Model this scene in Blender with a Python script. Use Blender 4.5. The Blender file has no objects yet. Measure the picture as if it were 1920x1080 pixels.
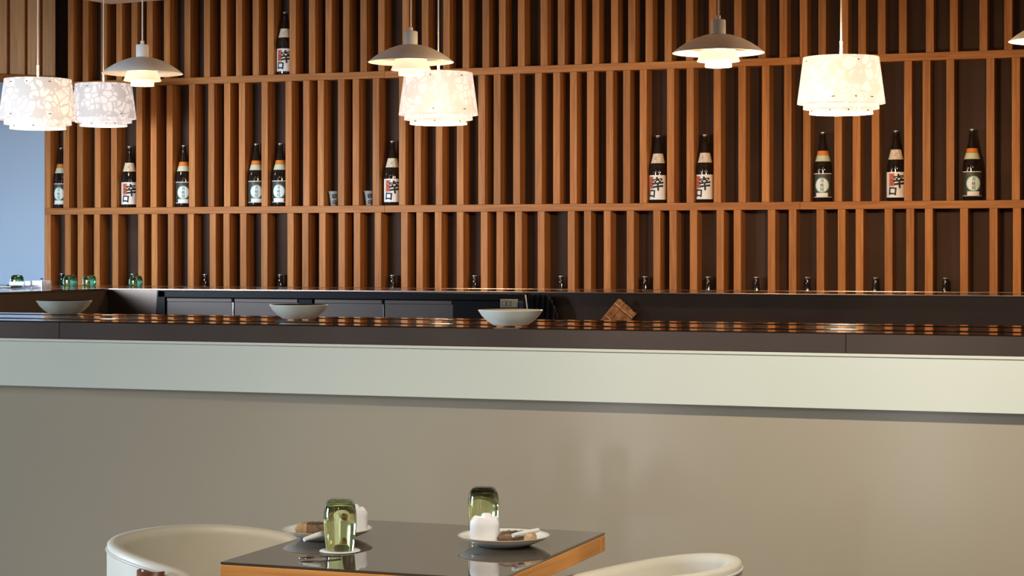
import bpy, bmesh, math, random
from mathutils import Vector, Matrix
random.seed(7)

# ------------------------------------------------------------------ camera
F, HOR, CAMZ, TH = 3740.0, 467.0, 1.39, math.radians(20.4)
ST, CT = math.sin(TH), math.cos(TH)
S = bpy.context.scene
COL = S.collection
cam = bpy.data.cameras.new('camera')
cam.sensor_width = 36.0
cam.lens = 36.0 * F / 1920.0
cam.shift_y = -(540.0 - HOR) / 1920.0
cam.clip_start = 0.05
camo = bpy.data.objects.new('camera', cam)
camo.location = (0, 0, CAMZ)
camo.rotation_euler = (math.pi / 2, 0, TH)
COL.objects.link(camo)
S.camera = camo

# ------------------------------------------------------------------ world and large lights
w = bpy.data.worlds.new('world'); S.world = w; w.use_nodes = True
w.node_tree.nodes['Background'].inputs[0].default_value = (0.75, 0.85, 1.0, 1)
w.node_tree.nodes['Background'].inputs[1].default_value = 0.15
S.view_settings.view_transform = 'Standard'
S.view_settings.look = 'None'
S.view_settings.gamma = 1.0
S.view_settings.use_curve_mapping = False
S.view_settings.exposure = 0.0


def area(name, loc, target, sx, sy, power, color):
    l = bpy.data.lights.new(name, 'AREA'); l.shape = 'RECTANGLE'
    l.size, l.size_y, l.energy, l.color = sx, sy, power, color
    o = bpy.data.objects.new(name, l); o.location = loc
    o.rotation_euler = (Vector(target) - Vector(loc)).to_track_quat('-Z', 'Y').to_euler()
    COL.objects.link(o); return o


def spot(name, loc, target, power, color, angle, blend=0.6, size=0.05):
    l = bpy.data.lights.new(name, 'SPOT')
    l.energy, l.color, l.spot_size, l.spot_blend, l.shadow_soft_size = power, color, math.radians(angle), blend, size
    o = bpy.data.objects.new(name, l); o.location = loc
    o.rotation_euler = (Vector(target) - Vector(loc)).to_track_quat('-Z', 'Y').to_euler()
    COL.objects.link(o); return o


DAY = (0.70, 0.84, 1.0)
WARM = (1.0, 0.70, 0.42)
SOFT = (1.0, 0.89, 0.73)
a_ = area('window_daylight', (-7.6, 4.8, 1.25), (-5.4, 11.0, 0.1), 2.6, 1.7, 112, DAY)       # left window towards the rack, spread narrowed to dim the upper slats
a_.data.spread = math.radians(62)
a_ = area('window_daylight_side', (-7.6, 2.4, 1.3), (-2.2, 3.6, 0.7), 1.6, 1.8, 48, DAY)       # left window beside the tables
a_.data.spread = math.radians(60)
# windows in the wall behind the camera: a curtained wide one and two narrow side lights
area('window_wide', (-4.55, -0.8, 1.3), (-4.55, 6, 1.3), 1.3, 2.4, 5, DAY)
area('window_slit_a', (-3.14, -0.8, 1.25), (-3.14, 6, 1.25), 0.24, 2.4, 11, (0.95, 0.96, 1.0))
area('window_slit_b', (-1.55, -0.8, 1.25), (-1.55, 6, 1.25), 0.24, 2.4, 9, (0.95, 0.96, 1.0))
for i, (x, y, tx, ty, p) in enumerate([(-0.8, 2.4, -0.8, 4.7, 215), (0.3, 2.4, 0.1, 4.7, 250)]):
    spot('ceiling_downlight_%d' % i, (x, y, 3.2), (tx, ty, 0.6), p * 0.95, SOFT, 75, 0.9, 0.06)
spot('ceiling_downlight_table', (-0.95, 3.2, 3.2), (-2.25, 4.0, 0.65), 62, SOFT, 38, 0.8, 0.06)  # unseen spot added to brighten the left chair's inside and the table items
spot('ceiling_downlight_left', (-2.6, 2.0, 3.2), (-3.1, 4.7, 1.55), 42, (0.95, 0.96, 0.9), 50, 0.8, 0.06)  # unseen spot added to lift the left part of the cream fascia
for i, (x, y, z, p) in enumerate([(-2.62, 1.6, 1.95, 4), (-1.30, 1.6, 1.95, 18)]):     # unseen point lights added to fill table edges and plates from the front
    l = bpy.data.lights.new('guest_pendant_%d' % i, 'POINT'); l.energy, l.color, l.shadow_soft_size = p, SOFT, 0.07
    o = bpy.data.objects.new('guest_pendant_%d' % i, l); o.location = (x, y, z); COL.objects.link(o)
for i, (x, y) in enumerate([(-0.6, 9.0), (0.9, 9.0)]):  # unseen spots added to brighten the right part of the rack
    spot('rack_downlight_%d' % i, (x, y, 3.2), (x, 11.2, 0.9), 30, WARM, 80, 0.9, 0.06)

# ------------------------------------------------------------------ pixel <-> place helpers


def on_y(px, Y, py=None):
    u = (px - 960.0) / F
    z = Y / (CT + u * ST)
    X = z * (-ST + u * CT)
    return (X, Y) if py is None else (X, Y, CAMZ - (py - HOR) / F * z)


def on_z(px, py, Z):
    z = (CAMZ - Z) * F / (py - HOR)
    u = (px - 960.0) / F
    return (z * (-ST + u * CT), z * (CT + u * ST), Z)


def on_plane(px, P, e):
    """ray through image column px hits the vertical plane through P along plan direction e: distance along e"""
    u = (px - 960.0) / F
    d = (-ST + u * CT, CT + u * ST)
    det = d[0] * (-e[1]) + e[0] * d[1]
    t = (P[0] * (-e[1]) + e[0] * P[1]) / det
    q = (d[0] * t, d[1] * t)
    return (q[0] - P[0]) * e[0] + (q[1] - P[1]) * e[1]


# ------------------------------------------------------------------ object helpers
def link(o, parent=None):
    COL.objects.link(o)
    if parent is not None:
        o.parent = parent
    return o


def tag(o, label=None, cat=None, group=None, kind=None):
    if label: o['label'] = label
    if cat: o['category'] = cat
    if group: o['group'] = group
    if kind: o['kind'] = kind
    return o


def empty(name, loc=(0, 0, 0), rz=0.0):
    o = bpy.data.objects.new(name, None)
    o.location = loc; o.rotation_euler = (0, 0, rz); o.empty_display_size = 0.05
    COL.objects.link(o); return o


def mesh(name, verts, faces, mats=(), smooth=False, fm=None):
    me = bpy.data.meshes.new(name)
    me.from_pydata([tuple(v) for v in verts], [], faces)
    for m in (mats if isinstance(mats, (list, tuple)) else [mats]):
        me.materials.append(m)
    if fm:
        for p, i in zip(me.polygons, fm): p.material_index = i
    bm = bmesh.new(); bm.from_mesh(me)
    bmesh.ops.recalc_face_normals(bm, faces=bm.faces)
    bm.to_mesh(me); bm.free()
    if smooth:
        for p in me.polygons: p.use_smooth = True
    return me


def put(name, me, parent=None, loc=(0, 0, 0), rot=(0, 0, 0)):
    o = bpy.data.objects.new(name, me)
    o.location = loc; o.rotation_euler = rot
    return link(o, parent)


def smooth_by_angle(me, deg=35):
    bm = bmesh.new(); bm.from_mesh(me)
    for e in bm.edges:
        if len(e.link_faces) == 2 and e.calc_face_angle(0) > math.radians(deg): e.smooth = False
    for f in bm.faces: f.smooth = True
    bm.to_mesh(me); bm.free()
    return me


def box(x0, x1, y0, y1, z0, z1, mat, bev=0.0, name='box'):
    bm = bmesh.new()
    bmesh.ops.create_cube(bm, size=1)
    for v in bm.verts:
        v.co = Vector(((x0 + x1) / 2 + v.co.x * (x1 - x0), (y0 + y1) / 2 + v.co.y * (y1 - y0), (z0 + z1) / 2 + v.co.z * (z1 - z0)))
    if bev > 0:
        bmesh.ops.bevel(bm, geom=list(bm.edges), offset=bev, segments=1, affect='EDGES')
    me = bpy.data.meshes.new(name); bm.to_mesh(me); bm.free()
    me.materials.append(mat)
    return me


def lathe(prof, mat, seg=40, name='lathe', deg=40, a0=0.0, a1=2 * math.pi, center=True):
    """prof: list of (r, z); closed turn unless a1-a0 < 2pi"""
    full = abs(a1 - a0 - 2 * math.pi) < 1e-6
    n = seg if full else seg + 1
    V, Fc, rows = [], [], []
    for r, z in prof:
        if r < 1e-6:
            rows.append([len(V)]); V.append((0, 0, z)); continue
        row = []
        for k in range(n):
            a = a0 + (a1 - a0) * k / seg
            row.append(len(V)); V.append((r * math.cos(a), r * math.sin(a), z))
        rows.append(row)
    for A, B in zip(rows, rows[1:]):
        for k in range(seg):
            k2 = (k + 1) % n
            if len(A) == 1 and len(B) == 1: continue
            if len(A) == 1: Fc.append((A[0], B[k], B[k2]))
            elif len(B) == 1: Fc.append((A[k], A[k2], B[0]))
            else: Fc.append((A[k], A[k2], B[k2], B[k]))
    return smooth_by_angle(mesh(name, V, Fc, mat), deg)


def tube(points, r, mat, seg=8, name='tube', cap=True):
    pts = [Vector(p) for p in points]
    V, Fc = [], []
    up = Vector((0, 0, 1))
    for i, p in enumerate(pts):
        t = (pts[min(i + 1, len(pts) - 1)] - pts[max(i - 1, 0)]).normalized()
        s = t.cross(up)
        if s.length < 1e-3: s = t.cross(Vector((1, 0, 0)))
        s.normalize(); q = s.cross(t).normalized()
        rr = r[i] if isinstance(r, (list, tuple)) else r
        for k in range(seg):
            a = 2 * math.pi * k / seg
            V.append(p + s * (rr * math.cos(a)) + q * (rr * math.sin(a)))
    for i in range(len(pts) - 1):
        for k in range(seg):
            k2 = (k + 1) % seg
            Fc.append((i * seg + k, i * seg + k2, (i + 1) * seg + k2, (i + 1) * seg + k))
    if cap:
        Fc.append(tuple(range(seg))); Fc.append(tuple((len(pts) - 1) * seg + k for k in range(seg)))
    return smooth_by_angle(mesh(name, V, Fc, mat), 50)


def prism(poly, z0, z1, mat, name='prism'):
    n = len(poly)
    V = [(x, y, z0) for x, y in poly] + [(x, y, z1) for x, y in poly]
    Fc = [tuple(range(n)), tuple(range(n, 2 * n))] + [(k, (k + 1) % n, n + (k + 1) % n, n + k) for k in range(n)]
    return mesh(name, V, Fc, mat)


def copy_tree(o, parent=None):
    c = o.copy(); COL.objects.link(c); c.parent = parent
    for ch in list(o.children):
        copy_tree(ch, c)
    return c


# ------------------------------------------------------------------ materials
def mat(name, color, rough=0.5, metal=0.0, spec=0.5, emit=None, estr=0.0, trans=0.0, ior=1.45, coat=0.0):
    m = bpy.data.materials.new(name); m.use_nodes = True
    b = m.node_tree.nodes['Principled BSDF']
    b.inputs['Base Color'].default_value = (*color, 1)
    b.inputs['Roughness'].default_value = rough
    b.inputs['Metallic'].default_value = metal
    b.inputs['Specular IOR Level'].default_value = spec
    b.inputs['Transmission Weight'].default_value = trans
    b.inputs['IOR'].default_value = ior
    b.inputs['Coat Weight'].default_value = coat
    if emit:
        b.inputs['Emission Color'].default_value = (*emit, 1)
        b.inputs['Emission Strength'].default_value = estr
    return m


def nodes(m):
    return m.node_tree.nodes, m.node_tree.links, m.node_tree.nodes['Principled BSDF']


def ramp(N, stops):
    r = N.new('ShaderNodeValToRGB')
    e = r.color_ramp.elements
    while len(e) < len(stops): e.new(0.5)
    for el, (p, c) in zip(e, stops):
        el.position = p; el.color = (*c, 1)
    return r


def wood(name, dark, mid, light, axis='Z', rough=0.5, scale=1.0):
    m = mat(name, mid, rough, 0.0, 0.18)
    N, L, b = nodes(m)
    tc = N.new('ShaderNodeTexCoord'); oi = N.new('ShaderNodeObjectInfo')
    mul = N.new('ShaderNodeMath'); mul.operation = 'MULTIPLY'; mul.inputs[1].default_value = 37.0
    L.new(oi.outputs['Random'], mul.inputs[0])
    add = N.new('ShaderNodeVectorMath'); add.operation = 'ADD'
    L.new(tc.outputs['Object'], add.inputs[0]); L.new(mul.outputs[0], add.inputs[1])
    mp = N.new('ShaderNodeMapping')
    k = {'X': (1.6, 38, 38), 'Y': (38, 1.6, 38), 'Z': (38, 38, 1.6)}[axis]
    mp.inputs['Scale'].default_value = tuple(v * scale for v in k)
    L.new(add.outputs[0], mp.inputs[0])
    n1 = N.new('ShaderNodeTexNoise'); n1.inputs['Scale'].default_value = 1.0; n1.inputs['Detail'].default_value = 5
    n1.inputs['Distortion'].default_value = 1.2
    L.new(mp.outputs[0], n1.inputs[0])
    n2 = N.new('ShaderNodeTexNoise'); n2.inputs['Scale'].default_value = 4.0; n2.inputs['Detail'].default_value = 3
    L.new(mp.outputs[0], n2.inputs[0])
    r = ramp(N, [(0.25, dark), (0.5, mid), (0.75, light)])
    mx = N.new('ShaderNodeMath'); mx.operation = 'MULTIPLY_ADD'; mx.inputs[1].default_value = 0.35
    ml = N.new('ShaderNodeMath'); ml.operation = 'MULTIPLY'; ml.inputs[1].default_value = 0.65
    L.new(n1.outputs[0], ml.inputs[0]); L.new(n2.outputs[0], mx.inputs[0]); L.new(ml.outputs[0], mx.inputs[2])
    L.new(mx.outputs[0], r.inputs[0])
    hs = N.new('ShaderNodeHueSaturation')
    mr = N.new('ShaderNodeMapRange'); mr.inputs['To Min'].default_value = 0.82; mr.inputs['To Max'].default_value = 1.16
    L.new(oi.outputs['Random'], mr.inputs['Value']); L.new(mr.outputs[0], hs.inputs['Value'])
    L.new(r.outputs[0], hs.inputs['Color']); L.new(hs.outputs[0], b.inputs['Base Color'])
    bp = N.new('ShaderNodeBump'); bp.inputs['Strength'].default_value = 0.12; bp.inputs['Distance'].default_value = 0.002
    L.new(n2.outputs[0], bp.inputs['Height']); L.new(bp.outputs[0], b.inputs['Normal'])
    return m


def mottled(m, c1, c2, scale=3.0, bump=0.0, rough=None):
    N, L, b = nodes(m)
    tc = N.new('ShaderNodeTexCoord')
    n = N.new('ShaderNodeTexNoise'); n.inputs['Scale'].default_value = scale; n.inputs['Detail'].default_value = 4
    L.new(tc.outputs['Object'], n.inputs[0])
    r = ramp(N, [(0.3, c1), (0.7, c2)])
    L.new(n.outputs[0], r.inputs[0]); L.new(r.outputs[0], b.inputs['Base Color'])
    if bump:
        n2 = N.new('ShaderNodeTexNoise'); n2.inputs['Scale'].default_value = scale * 60
        L.new(tc.outputs['Object'], n2.inputs[0])
        bp = N.new('ShaderNodeBump'); bp.inputs['Strength'].default_value = bump; bp.inputs['Distance'].default_value = 0.001
        L.new(n2.outputs[0], bp.inputs['Height']); L.new(bp.outputs[0], b.inputs['Normal'])
    return m


M = {}
M['oak'] = wood('oak_slat', (0.24, 0.083, 0.020), (0.395, 0.155, 0.043), (0.52, 0.24, 0.074))
M['oak_x'] = wood('oak_board', (0.24, 0.083, 0.020), (0.395, 0.155, 0.043), (0.52, 0.24, 0.074), 'X')
M['oak_pale'] = wood('oak_pale', (0.44, 0.26, 0.13), (0.60, 0.38, 0.21), (0.70, 0.47, 0.28))  # lighter oak: the daylight falling on the bulkhead boards is in the colour
M['ceiling_wood'] = wood('ceiling_wood', (0.62, 0.42, 0.28), (0.74, 0.54, 0.39), (0.8, 0.61, 0.46), 'X')
M['table_wood'] = wood('table_wood', (0.56, 0.21, 0.05), (0.74, 0.32, 0.085), (0.84, 0.43, 0.14), 'X')
M['table_wood_y'] = wood('table_wood_side', (0.56, 0.21, 0.05), (0.74, 0.32, 0.085), (0.84, 0.43, 0.14), 'Y')
M['panel'] = mottled(mat('rack_panel', (0.06, 0.035, 0.026), 0.7, 0.0, 0.1), (0.044, 0.024, 0.017), (0.068, 0.039, 0.027), 2.0)
M['wall_blue'] = mottled(mat('wall_paint', (0.42, 0.6, 0.82), 0.8), (0.40, 0.64, 0.98), (0.44, 0.68, 1.0), 1.2)
M['plaster'] = mottled(mat('plaster', (0.6, 0.56, 0.5), 0.85), (0.30, 0.26, 0.22), (0.36, 0.32, 0.27), 2.0)
M['ceil_dark'] = mottled(mat('dark_ceiling', (0.12, 0.09, 0.07), 0.8), (0.22, 0.18, 0.15), (0.26, 0.21, 0.175), 2.0)
M['floor'] = mottled(mat('floor_stone', (0.1, 0.08, 0.07), 0.4), (0.08, 0.065, 0.055), (0.13, 0.105, 0.09), 3.0)
M['bronze'] = mottled(mat('bronze_steel', (0.16, 0.125, 0.105), 0.34, 0.6), (0.075, 0.053, 0.042), (0.11, 0.08, 0.064), 2.5)
M['counter_top'] = mat('polished_steel', (0.36, 0.28, 0.25), 0.07, 1.0)
M['ridge'] = mat('rolled_steel', (0.32, 0.25, 0.22), 0.35, 1.0)
M['seam'] = mat('seam_filler', (0.4, 0.33, 0.28), 0.3, 0.6)
M['fascia'] = mottled(mat('cream_lacquer', (0.66, 0.65, 0.54), 0.2), (0.66, 0.675, 0.575), (0.69, 0.705, 0.605), 1.5)
M['trim'] = mat('cream_trim', (0.72, 0.71, 0.58), 0.3)
M['body'] = mottled(mat('taupe_lacquer', (0.41, 0.34, 0.24), 0.17), (0.39, 0.33, 0.245), (0.41, 0.35, 0.26), 1.2)
M['black'] = mat('black_gloss', (0.004, 0.004, 0.006), 0.45, 0.0, 0.15)
M['blackmat'] = mat('black_frame', (0.005, 0.005, 0.008), 0.5, 0.0, 0.15)
M['fridge_steel'] = mottled(mat('brushed_steel', (0.2, 0.175, 0.175), 0.5, 0.3), (0.095, 0.072, 0.062), (0.12, 0.092, 0.08), 2.0)
M['chrome'] = mat('chrome', (0.8, 0.8, 0.8), 0.15, 1.0)
M['black_cloth'] = mottled(mat('black_cloth', (0.008, 0.008, 0.012), 0.9, 0.0, 0.1), (0.005, 0.006, 0.009), (0.010, 0.011, 0.017), 8)
M['socket'] = mat('socket_plate', (0.36, 0.32, 0.23), 0.45)
M['cable'] = mat('white_cable', (0.75, 0.72, 0.68), 0.5)
M['bottle'] = mat('dark_glass', (0.012, 0.008, 0.006), 0.06, 0.0, 0.6)
M['cap'] = mat('bottle_cap', (0.02, 0.018, 0.018), 0.3)
M['cap_top'] = mat('bottle_cap_top', (0.6, 0.57, 0.53), 0.3, 0.5)
M['paper'] = mottled(mat('label_paper', (0.78, 0.76, 0.72), 0.6), (0.74, 0.72, 0.68), (0.82, 0.8, 0.76), 30)
M['shoulder'] = mottled(mat('shoulder_paper', (0.7, 0.58, 0.42), 0.6), (0.55, 0.42, 0.27), (0.78, 0.7, 0.56), 90)
M['orange'] = mat('orange_band', (0.66, 0.2, 0.03), 0.5)
M['greenish'] = mat('pale_green_band', (0.55, 0.58, 0.4), 0.55)
M['ink'] = mat('ink_black', (0.01, 0.01, 0.012), 0.6)
M['red'] = mat('vermilion_print', (0.62, 0.16, 0.07), 0.6)
M['darkgreen'] = mottled(mat('dark_label', (0.03, 0.035, 0.022), 0.5), (0.02, 0.03, 0.02), (0.08, 0.05, 0.03), 60)
M['teal'] = mat('teal_ring', (0.12, 0.42, 0.34), 0.5)
M['pale'] = mat('pale_disc', (0.72, 0.8, 0.76), 0.5)
M['cup'] = mat('cup_glaze', (0.26, 0.25, 0.23), 0.35)
M['lamp_white'] = mat('lamp_enamel', (0.84, 0.81, 0.75), 0.38)
M['lamp_cord'] = mat('lamp_cord', (0.82, 0.78, 0.72), 0.5)
M['bowl_out'] = mat('bowl_glaze', (0.82, 0.87, 0.79), 0.3)
M['bowl_dark'] = mat('bowl_inner_dark', (0.05, 0.04, 0.03), 0.3)
M['bowl_tan'] = mat('bowl_inner_tan', (0.55, 0.43, 0.27), 0.35)
M['green_glass'] = mat('green_glass', (0.91, 0.96, 0.69), 0.0, 0.0, 0.5, trans=1.0, ior=1.45)
M['teal_glass'] = mat('teal_glass', (0.58, 0.95, 0.72), 0.0, 0.0, 0.5, trans=1.0, ior=1.45)
M['acrylic'] = mat('clear_acrylic', (0.93, 0.95, 0.97), 0.05, 0.0, 0.5, trans=0.9, ior=1.3)
M['table_glass'] = mat('smoked_table_glass', (0.085, 0.062, 0.045), 0.035, 0.0, 0.6, coat=0.6)
M['glass_edge'] = mat('glass_edge', (0.03, 0.015, 0.012), 0.15)
M['leather'] = mottled(mat('cream_leather', (0.68, 0.64, 0.53), 0.45), (0.64, 0.60, 0.49), (0.72, 0.68, 0.57), 5, 0.15)
M['piping'] = mat('leather_piping', (0.62, 0.6, 0.54), 0.4)
M['strap'] = mottled(mat('brown_leather', (0.16, 0.05, 0.02), 0.35), (0.12, 0.04, 0.017), (0.22, 0.07, 0.03), 12)
M['legs'] = mat('dark_leg', (0.05, 0.04, 0.035), 0.4)
M['plate'] = mat('plate_glaze', (0.84, 0.86, 0.8), 0.2)
M['plate_rim'] = mat('plate_rim', (0.52, 0.40, 0.28), 0.35)
M['napkin'] = mottled(mat('napkin_paper', (0.85, 0.85, 0.86), 0.85), (0.82, 0.82, 0.84), (0.88, 0.88, 0.88), 40, 0.2)
M['biscuit'] = mottled(mat('brown_wrapper', (0.25, 0.15, 0.08), 0.4), (0.05, 0.025, 0.014), (0.26, 0.15, 0.08), 45, 0.2)
M['biscuit_end'] = mottled(mat('tan_wrapper', (0.5, 0.33, 0.18), 0.4), (0.38, 0.24, 0.12), (0.6, 0.42, 0.24), 60, 0.2)
M['coaster'] = mat('white_coaster', (0.8, 0.8, 0.77), 0.7)
M['bamboo'] = mottled(mat('bamboo', (0.42, 0.2, 0.09), 0.55), (0.24, 0.10, 0.04), (0.56, 0.31, 0.15), 60)
M['string'] = mat('mat_string', (0.7, 0.55, 0.36), 0.8)
M['slate'] = mat('black_slate', (0.02, 0.016, 0.018), 0.3)


def shade_mat(name, base, glow, lo, hi, scale):
    m = mat(name, base, 0.6)
    N, L, b = nodes(m)
    tc = N.new('ShaderNodeTexCoord')
    nz = N.new('ShaderNodeTexNoise'); nz.inputs['Scale'].default_value = 7; nz.inputs['Detail'].default_value = 2
    L.new(tc.outputs['Object'], nz.inputs[0])
    mx = N.new('ShaderNodeVectorMath'); mx.operation = 'MULTIPLY_ADD'
    mx.inputs[1].default_value = (0.09, 0.09, 0.09)
    L.new(nz.outputs['Color'], mx.inputs[0]); L.new(tc.outputs['Object'], mx.inputs[2])
    v = N.new('ShaderNodeTexVoronoi'); v.feature = 'DISTANCE_TO_EDGE'; v.inputs['Scale'].default_value = scale
    L.new(mx.outputs[0], v.inputs['Vector'])
    n2 = N.new('ShaderNodeTexNoise'); n2.inputs['Scale'].default_value = 13
    L.new(tc.outputs['Object'], n2.inputs[0])
    r1 = ramp(N, [(0.05, (0, 0, 0)), (0.11, (1, 1, 1))]); L.new(v.outputs['Distance'], r1.inputs[0])
    r2 = ramp(N, [(0.42, (0, 0, 0)), (0.48, (1, 1, 1))]); L.new(n2.outputs[0], r2.inputs[0])
    ml = N.new('ShaderNodeMath'); ml.operation = 'MULTIPLY'
    L.new(r1.outputs[0], ml.inputs[0]); L.new(r2.outputs[0], ml.inputs[1])
    mr = N.new('ShaderNodeMapRange'); mr.inputs['To Min'].default_value = lo; mr.inputs['To Max'].default_value = hi
    L.new(ml.outputs[0], mr.inputs['Value'])
    b.inputs['Emission Color'].default_value = (*glow, 1)
    L.new(mr.outputs[0], b.inputs['Emission Strength'])
    return m


def glow_mat(name, base, glow, s):
    return mat(name, base, 0.5, emit=glow, estr=s)


# ------------------------------------------------------------------ room shell
YW = 11.15           # front plane of the slats
DEP = 0.108          # depth of the rack
ZT = 1.192           # bar top
CEIL = 3.3


def struct(name, me, loc=(0, 0, 0), label=None):
    o = put(name, me, None, loc); o['kind'] = 'structure'
    if label: o['label'] = label
    return o


PHI = math.radians(38.0)
E = (math.sin(PHI), math.cos(PHI))                 # diagonal wall direction, away from the viewer
NRM = (math.cos(PHI), -math.sin(PHI))              # towards the room
A = on_y(84, YW)
far = (A[0] - 0.002, A[1])
near = (A[0] - E[0] * 3.0, A[1] - E[1] * 3.0)
struct('floor', box(-10, 6.2, -3.2, 12, -0.1, 0, M['floor']))
struct('ceiling', box(-10, 6.2, -3.2, 12, CEIL, CEIL + 0.1, M['ceil_dark']))
struct('wall_back', box(A[0] + 0.1, 6.2, YW + DEP + 0.03, YW + DEP + 0.15, 0, CEIL, M['plaster']))
q = [near, far, (far[0] - NRM[0] * 0.12, far[1] - NRM[1] * 0.12), (near[0] - NRM[0] * 0.12, near[1] - NRM[1] * 0.12)]
struct('wall_left', prism(q, 0, CEIL, M['wall_blue'], 'wall_left'))
struct('wall_right', box(6.1, 6.2, -3.2, 11.3, 0, CEIL, M['plaster']))
struct('wall_front', box(-9.6, 6.2, -1.0, -0.9, 0, CEIL, M['plaster']))

# raft of pale boards under the ceiling: far corner shows at the top of the photograph
RZ = 2.955
u0 = (208 - 960) / F
zz = (RZ - CAMZ) * F / 459.0
c0 = Vector((zz * (-ST + u0 * CT), zz * (CT + u0 * ST)))
rot = math.radians(-9.0)
d1 = Vector((math.cos(rot), math.sin(rot))); d2 = Vector((math.sin(rot), -math.cos(rot)))
RAFT = (c0, d1, d2, 6.5, 2.6)
raft = empty('ceiling_raft', (c0.x, c0.y, RZ), rot)
tag(raft, 'pale timber ceiling panel whose corner shows above the slatted rack', 'ceiling panel')
for k in range(13):
    put('plank', box(0, 6.5, -0.2 * (k + 1) + 0.002, -0.2 * k - 0.002, 0, 0.03, M['ceiling_wood'], 0.002), raft)
for k in range(2):
    put('hanger', tube([(0.6 + 5 * k, -1.3, 0.03), (0.6 + 5 * k, -1.3, CEIL - RZ)], 0.01, M['chrome']), raft)

# diagonal bulkhead of wide boards at the upper left, daylight put into their colour
B = on_y(104, YW - 0.045)
bulk = empty('timber_bulkhead', (B[0], B[1], 0), math.pi / 2 - PHI)
tag(bulk, 'wide pale oak boards above the blue wall at the upper left', 'wall panel')
edges = [(-75, -52), (-46, -18), (-13, 12), (19, 45.5), (52, 73.5), (80, 103)]
for a, b_ in edges:
    t0, t1 = on_plane(a, B, E), on_plane(b_, B, E)
    put('board', box(t0, t1, -0.012, 0.02, 2.512, CEIL, M['oak_pale'], 0.003), bulk)
t0 = on_plane(-80, B, E)
put('backing', box(t0, -0.0, 0.021, 0.035, 2.512, CEIL, M['oak_x']), bulk)
put('rail', box(t0, -0.0, -0.012, 0.035, 2.46, 2.51, M['oak_x'], 0.003), bulk)

# ------------------------------------------------------------------ slatted bottle rack
UP = [(126, 139), (154.5, 166), (189, 200), (217.5, 229), (246, 257.5), (275, 286), (307, 319), (346, 356.5), (382, 394), (414, 425), (442, 454), (474, 485), (501, 514), (542, 555), (579, 591), (609, 623), (642, 656), (675, 688), (708, 722), (754, 767), (790, 804), (830, 844), (867, 880), (904, 917.5), (935.5, 948), (970, 984.5), (1012.5, 1027), (1045, 1059.5), (1077, 1091), (1110, 1124), (1145.5, 1159), (1178, 1191), (1210, 1224), (1246, 1259.5), (1285.5, 1300), (1329.5, 1343), (1376, 1391), (1421, 1436), (1461, 1476), (1499, 1514), (1534, 1549), (1576, 1590), (1609, 1624), (1645.5, 1660.5), (1685.5, 1700), (1736, 1751), (1781, 1796), (1837, 1851), (1883, 1898), (1933, 1948), (1978, 1993)]
MID = [(84, 94), (119, 129), (145, 155), (178, 188), (208, 219), (255.5, 266), (282.5, 293), (312.5, 323), (354.5, 365), (391, 401), (420.5, 431), (448, 459), (490, 502), (535, 547), (568, 580.5), (594.5, 608), (633, 646), (660, 674), (697.5, 712), (747, 761), (776, 790), (816, 830.5), (856, 869.5), (896, 910), (925, 939), (961, 976), (1003, 1016), (1037, 1050), (1068, 1082), (1100, 1114), (1136, 1150), (1168, 1182), (1199, 1213), (1250.5, 1264), (1287, 1301), (1337.5, 1352), (1384.5, 1398), (1428, 1443), (1470, 1484), (1505.5, 1520), (1564, 1579), (1599, 1613), (1634.5, 1649), (1695, 1710), (1729.5, 1745), (1774.5, 1789), (1850, 1864), (1897, 1912.5), (1946, 1961), (1990, 2005)]
LOW = [(85, 94), (122, 132), (146, 156), (176, 187), (211, 221), (259, 270), (284, 295), (315, 326), (352, 363), (393, 404.5), (419, 430), (451, 461), (489, 502), (538, 551), (565.5, 579), (597.5, 611), (634, 647), (662.5, 676), (701, 716), (751, 765), (779.5, 794), (814, 829), (855, 870), (901, 914.5), (930, 944), (965, 979), (1007, 1022), (1064, 1078), (1094, 1109), (1131, 1146), (1174.5, 1189), (1224, 1239), (1254.5, 1269), (1293, 1307.5), (1343, 1357.5), (1375, 1390), (1439, 1454), (1479, 1493), (1531, 1545), (1571, 1585), (1604, 1619), (1659, 1673), (1699, 1714), (1734, 1749), (1800, 1815), (1855.5, 1870), (1899.5, 1914), (1952, 1967), (1995, 2010)]
ZS = [0.836, 1.657, 2.478]      # shelf tops
TS = 0.043                      # shelf thickness
rack = empty('slatted_bottle_rack', (0, YW, 0))
tag(rack, 'full-width oak slat rack with long shelves holding dark bottles', 'shelving')
SW = 0.0435
xl = on_y(84, YW)[0]; xr = on_y(2015, YW)[0]


def slat_mesh(z0, z1):
    return box(-SW / 2, SW / 2, 0.0, DEP - 0.002, z0, z1, M['oak'], 0.0015, 'slat')


rows = [(LOW, ZS[0], ZS[1] - TS), (MID, ZS[1], ZS[2] - TS), (UP, ZS[2], CEIL - 0.002)]
for row, z0, z1 in rows:
    me = slat_mesh(0, z1 - z0 - 0.0006)
    for a, b_ in row:
        x = on_y((a + b_) / 2, YW)[0]
        put('slat', me, rack, (x, 0, z0 + 0.0003))
XS = [xl, on_y(721, YW)[0], on_y(1500, YW)[0], xr]
for z in ZS:
    for k in range(3):
        L0 = XS[k] + (0.0006 if k else 0); L1 = XS[k + 1] - 0.0006
        put('shelf_board', box(0, L1 - L0, -0.0005, DEP - 0.002, z - TS, z, M['oak_x'], 0.0015), rack, (L0, 0, 0))
put('back_panel', box(xl + 0.004, xr, DEP, DEP + 0.02, 0.02, CEIL - 0.002, M['panel']), rack)
put('plinth', box(xl, xr, 0.0, DEP - 0.002, 0.0, ZS[0] - TS - 0.001, M['oak_x']), rack)

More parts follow.
